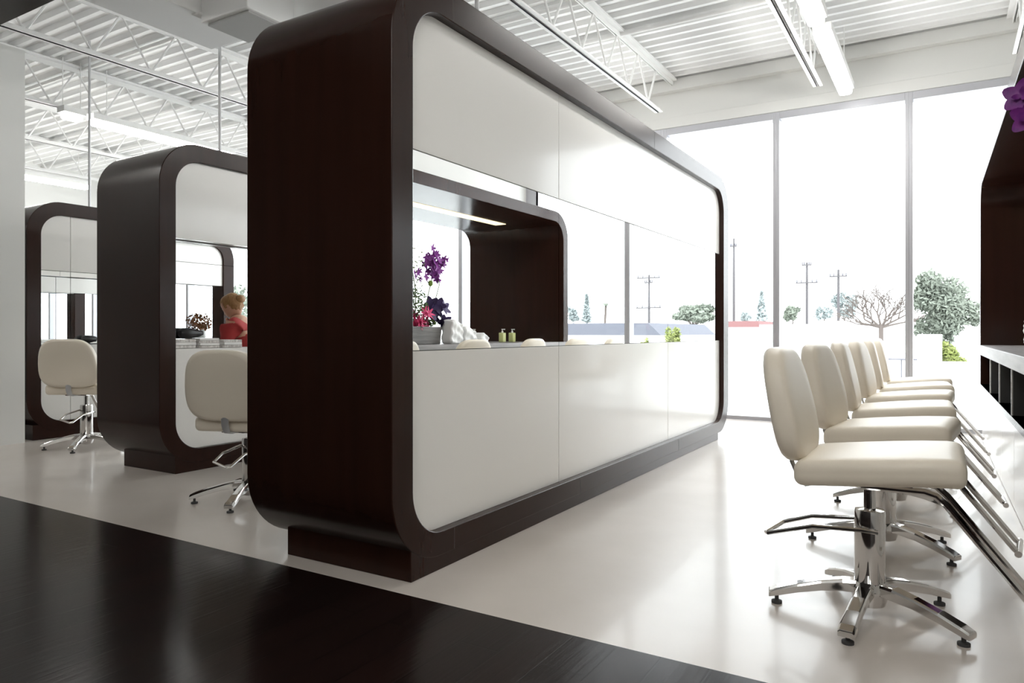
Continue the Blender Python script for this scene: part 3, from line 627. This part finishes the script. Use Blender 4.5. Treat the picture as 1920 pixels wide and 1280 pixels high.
def tree(u, vt, vb, hw, Y, lab, mt='tree_leaf', n=1500, unf=False, trunk=True, size=0.11, name='leafy_tree', conifer=False, seed=1, squash=1.0):
    rn = random.Random(seed); x = at(u, Y, unf); zt = zz(u, vt, Y); zb = max(zz(u, vb, Y), 0.05) if trunk else -0.15; W_ = hw / FPX * Y
    t = thing(name, lab, 'tree' if trunk else 'bush', (x, Y, -0.15)); f = MB(); H = zt - zb; c = (zt + zb) / 2 + 0.15
    if conifer:
        for k in range(9):
            q = k / 8; cloud(f, (0, 0, zb + 0.15 + H * (0.05 + 0.9 * q)), (W_ * (1 - q * 0.9), W_ * (1 - q * 0.9), H * 0.08), n // 9, size, rn, 0.2)
    else:
        cloud(f, (0, 0, c), (W_ * 0.6, W_ * 0.6, H * 0.38), n // 3, size, rn, 0.3)
        for k in range(9):
            an = rn.random() * 6.28; q = rn.uniform(0.35, 0.6)
            cloud(f, (math.cos(an) * W_ * q * 1.15, math.sin(an) * W_ * q, c + rn.uniform(-0.3, 0.36) * H), (W_ * rn.uniform(0.25, 0.48), W_ * 0.42, H * rn.uniform(0.13, 0.24)), n // 10, size, rn, 0.2)
    f.build('foliage', mt, t)
    if trunk:
        tr = MB().tube([(0, 0, 0), (0.03 * W_, 0, c * 0.6), (0, 0, c)], [W_ * 0.07, W_ * 0.05, W_ * 0.03], 10)
        for k in range(5):
            an = k * 1.3; tr.tube([(0, 0, c * 0.6), (math.cos(an) * W_ * 0.5, math.sin(an) * W_ * 0.5, c + 0.1 * H)], [W_ * 0.035, W_ * 0.015], 7)
        tr.build('trunk', 'bark', t, smooth='auto')
    return t
tree(1778, 498, 652, 58, 24, 'large grey green leafy tree filling the right window', n=5200, size=0.075)
tree(1784, 638, 680, 22, 17, 'yellow green round bush under the large tree', 'bush_leaf', 2200, trunk=False, size=0.05, name='round_bush', seed=2)
tree(1486, 570, 602, 14, 70, 'dark small tree between the first mullion and the crossarmed pole', n=500, size=0.22, seed=3)
tree(1428, 548, 602, 12, 75, 'pale conifer left of the first window mullion', 'tree_pale', 500, size=0.25, conifer=True, name='conifer_tree', seed=4)
tree(1398, 585, 604, 9, 66, 'small pale tree beside the tall dark pole', 'tree_pale', 250, size=0.22, seed=5)
tree(1545, 575, 602, 16, 75, 'pale low tree between the two middle window poles', 'tree_pale', 400, size=0.25, seed=6)
tree(1583, 545, 600, 22, 85, 'pale tree behind the thin pole', 'tree_pale', 600, size=0.3, seed=7)
# bare branched tree
bt = thing('bare_tree', 'bare branching tree with sparse twigs left of the second mullion', 'tree', (at(1652, 34), 34, -0.15))
rn = random.Random(9); br = MB()
def branch(p, d, L, r_, dep):
    q = p + d * L; mid = (p + q) / 2 + Vector((rn.uniform(-1, 1), rn.uniform(-1, 1), 0)) * L * 0.1
    br.tube([p, mid, q], [r_, r_ * 0.85, r_ * 0.65], 6)
    if dep == 0: return
    for k in range(3):
        nd = (d + Vector((rn.uniform(-1, 1), rn.uniform(-0.6, 0.6), rn.uniform(-0.25, 0.55))) * 0.95).normalized(); branch(q if k else (p + q) / 2, nd, L * rn.uniform(0.62, 0.82), r_ * 0.62, dep - 1)
br.tube([(0, 0, 0), (0, 0, 1.5)], [0.11, 0.09], 8)
for k in range(8): branch(Vector((0, 0, 1.35)), Vector((math.cos(PI * k / 7) * 1.3, rn.uniform(-0.6, 0.6), 0.35 + 0.75 * math.sin(PI * k / 7))).normalized(), 0.75, 0.05, 4)
br.build('branches', 'bark', bt)
# mirrored outdoors
tree(1100, 553, 603, 11, 55, 'blue green conifer seen in the large mirror above the grey roof', 'tree_pale', 700, True, size=0.2, conifer=True, name='conifer_tree', seed=11)
tree(1300, 572, 606, 46, 52, 'broad clump of green trees at the far end of the large mirror', 'tree_leaf', 2600, True, size=0.22, seed=12)
tree(1264, 612, 645, 20, 20, 'yellow green bush in the large mirror right of the utility pole', 'bush_leaf', 1500, True, False, 0.05, 'round_bush', seed=13)
tree(1207, 628, 648, 15, 21, 'small green bush at the foot of the mirrored utility pole', 'bush_leaf', 900, True, False, 0.05, 'round_bush', seed=14)
tree(1075, 575, 604, 12, 48, 'pale tree just right of the mirrored niche frame', 'tree_pale', 500, True, size=0.2, seed=15)
tree(880, 520, 600, 20, 40, 'green tree seen past the right wall in the mirror', 'tree_leaf', 800, True, size=0.2, seed=16)
pt = thing('palm_tree', 'thin palm tree seen in the large mirror beside the conifer', 'tree', (at(1136, 58, True), 58, -0.15)); hz = zz(1136, 574, 58) + 0.15
MB().tube([(0, 0, 0), (0.1, 0, hz * 0.5), (0, 0, hz)], [0.14, 0.11, 0.1], 8).build('trunk', 'bark', pt, smooth=True)
f = MB()
for k in range(14):
    an = k * 2 * PI / 14; dd = Vector((math.cos(an), math.sin(an), 0)); w_ = Vector((-dd.y, dd.x, 0)) * 0.09; P = []
    for i in range(5): q = i / 4; c_ = Vector((0, 0, hz)) + dd * 1.0 * q + Vector((0, 0, 0.35 * math.sin(q * 2.6) - 0.3 * q * q)); P += [c_ - w_ * (1 - q * 0.8), c_ + w_ * (1 - q * 0.8)]
    f.add(P, [(2 * i, 2 * i + 1, 2 * i + 3, 2 * i + 2) for i in range(4)])
f.build('fronds', 'tree_leaf', pt)
block(1040, 1240, 628, 30, 8, 'stucco', 'long white house with a low grey roof, seen in the large mirror', True, roof=('grey_roof', 24, 0.82))
block(1240, 1350, 612, 44, 6, 'stucco', 'white wall building below the mirrored trees', True)
# left outdoors, only glimpsed in the mirrors of the middle station
for (x, y, h, lab, sd) in ((-14, 20, 3.4, 'green tree outside left, glimpsed in the middle mirror', 21), (-20, 19, 3.0, 'second green tree outside left, farther from the stations', 22), (-9, 24, 2.6, 'third green tree outside left, nearest the utility poles', 23)):
    t = thing('leafy_tree', lab, 'tree', (x, y, -0.15)); f = MB(); cloud(f, (0, 0, h * 0.62), (h * 0.4, h * 0.4, h * 0.4), 1200, 0.1, random.Random(sd), 0.3); f.build('foliage', 'tree_leaf', t)
    MB().tube([(0, 0, 0), (0, 0, h * 0.6)], [0.12, 0.06], 8).build('trunk', 'bark', t)
t = thing('low_building', 'white building outside left, glimpsed in the middle mirror', 'building', (-18, 28, -0.15)); MB().box(-6, 6, 0, 5, 0, 2.6).build('walls', 'stucco', t)
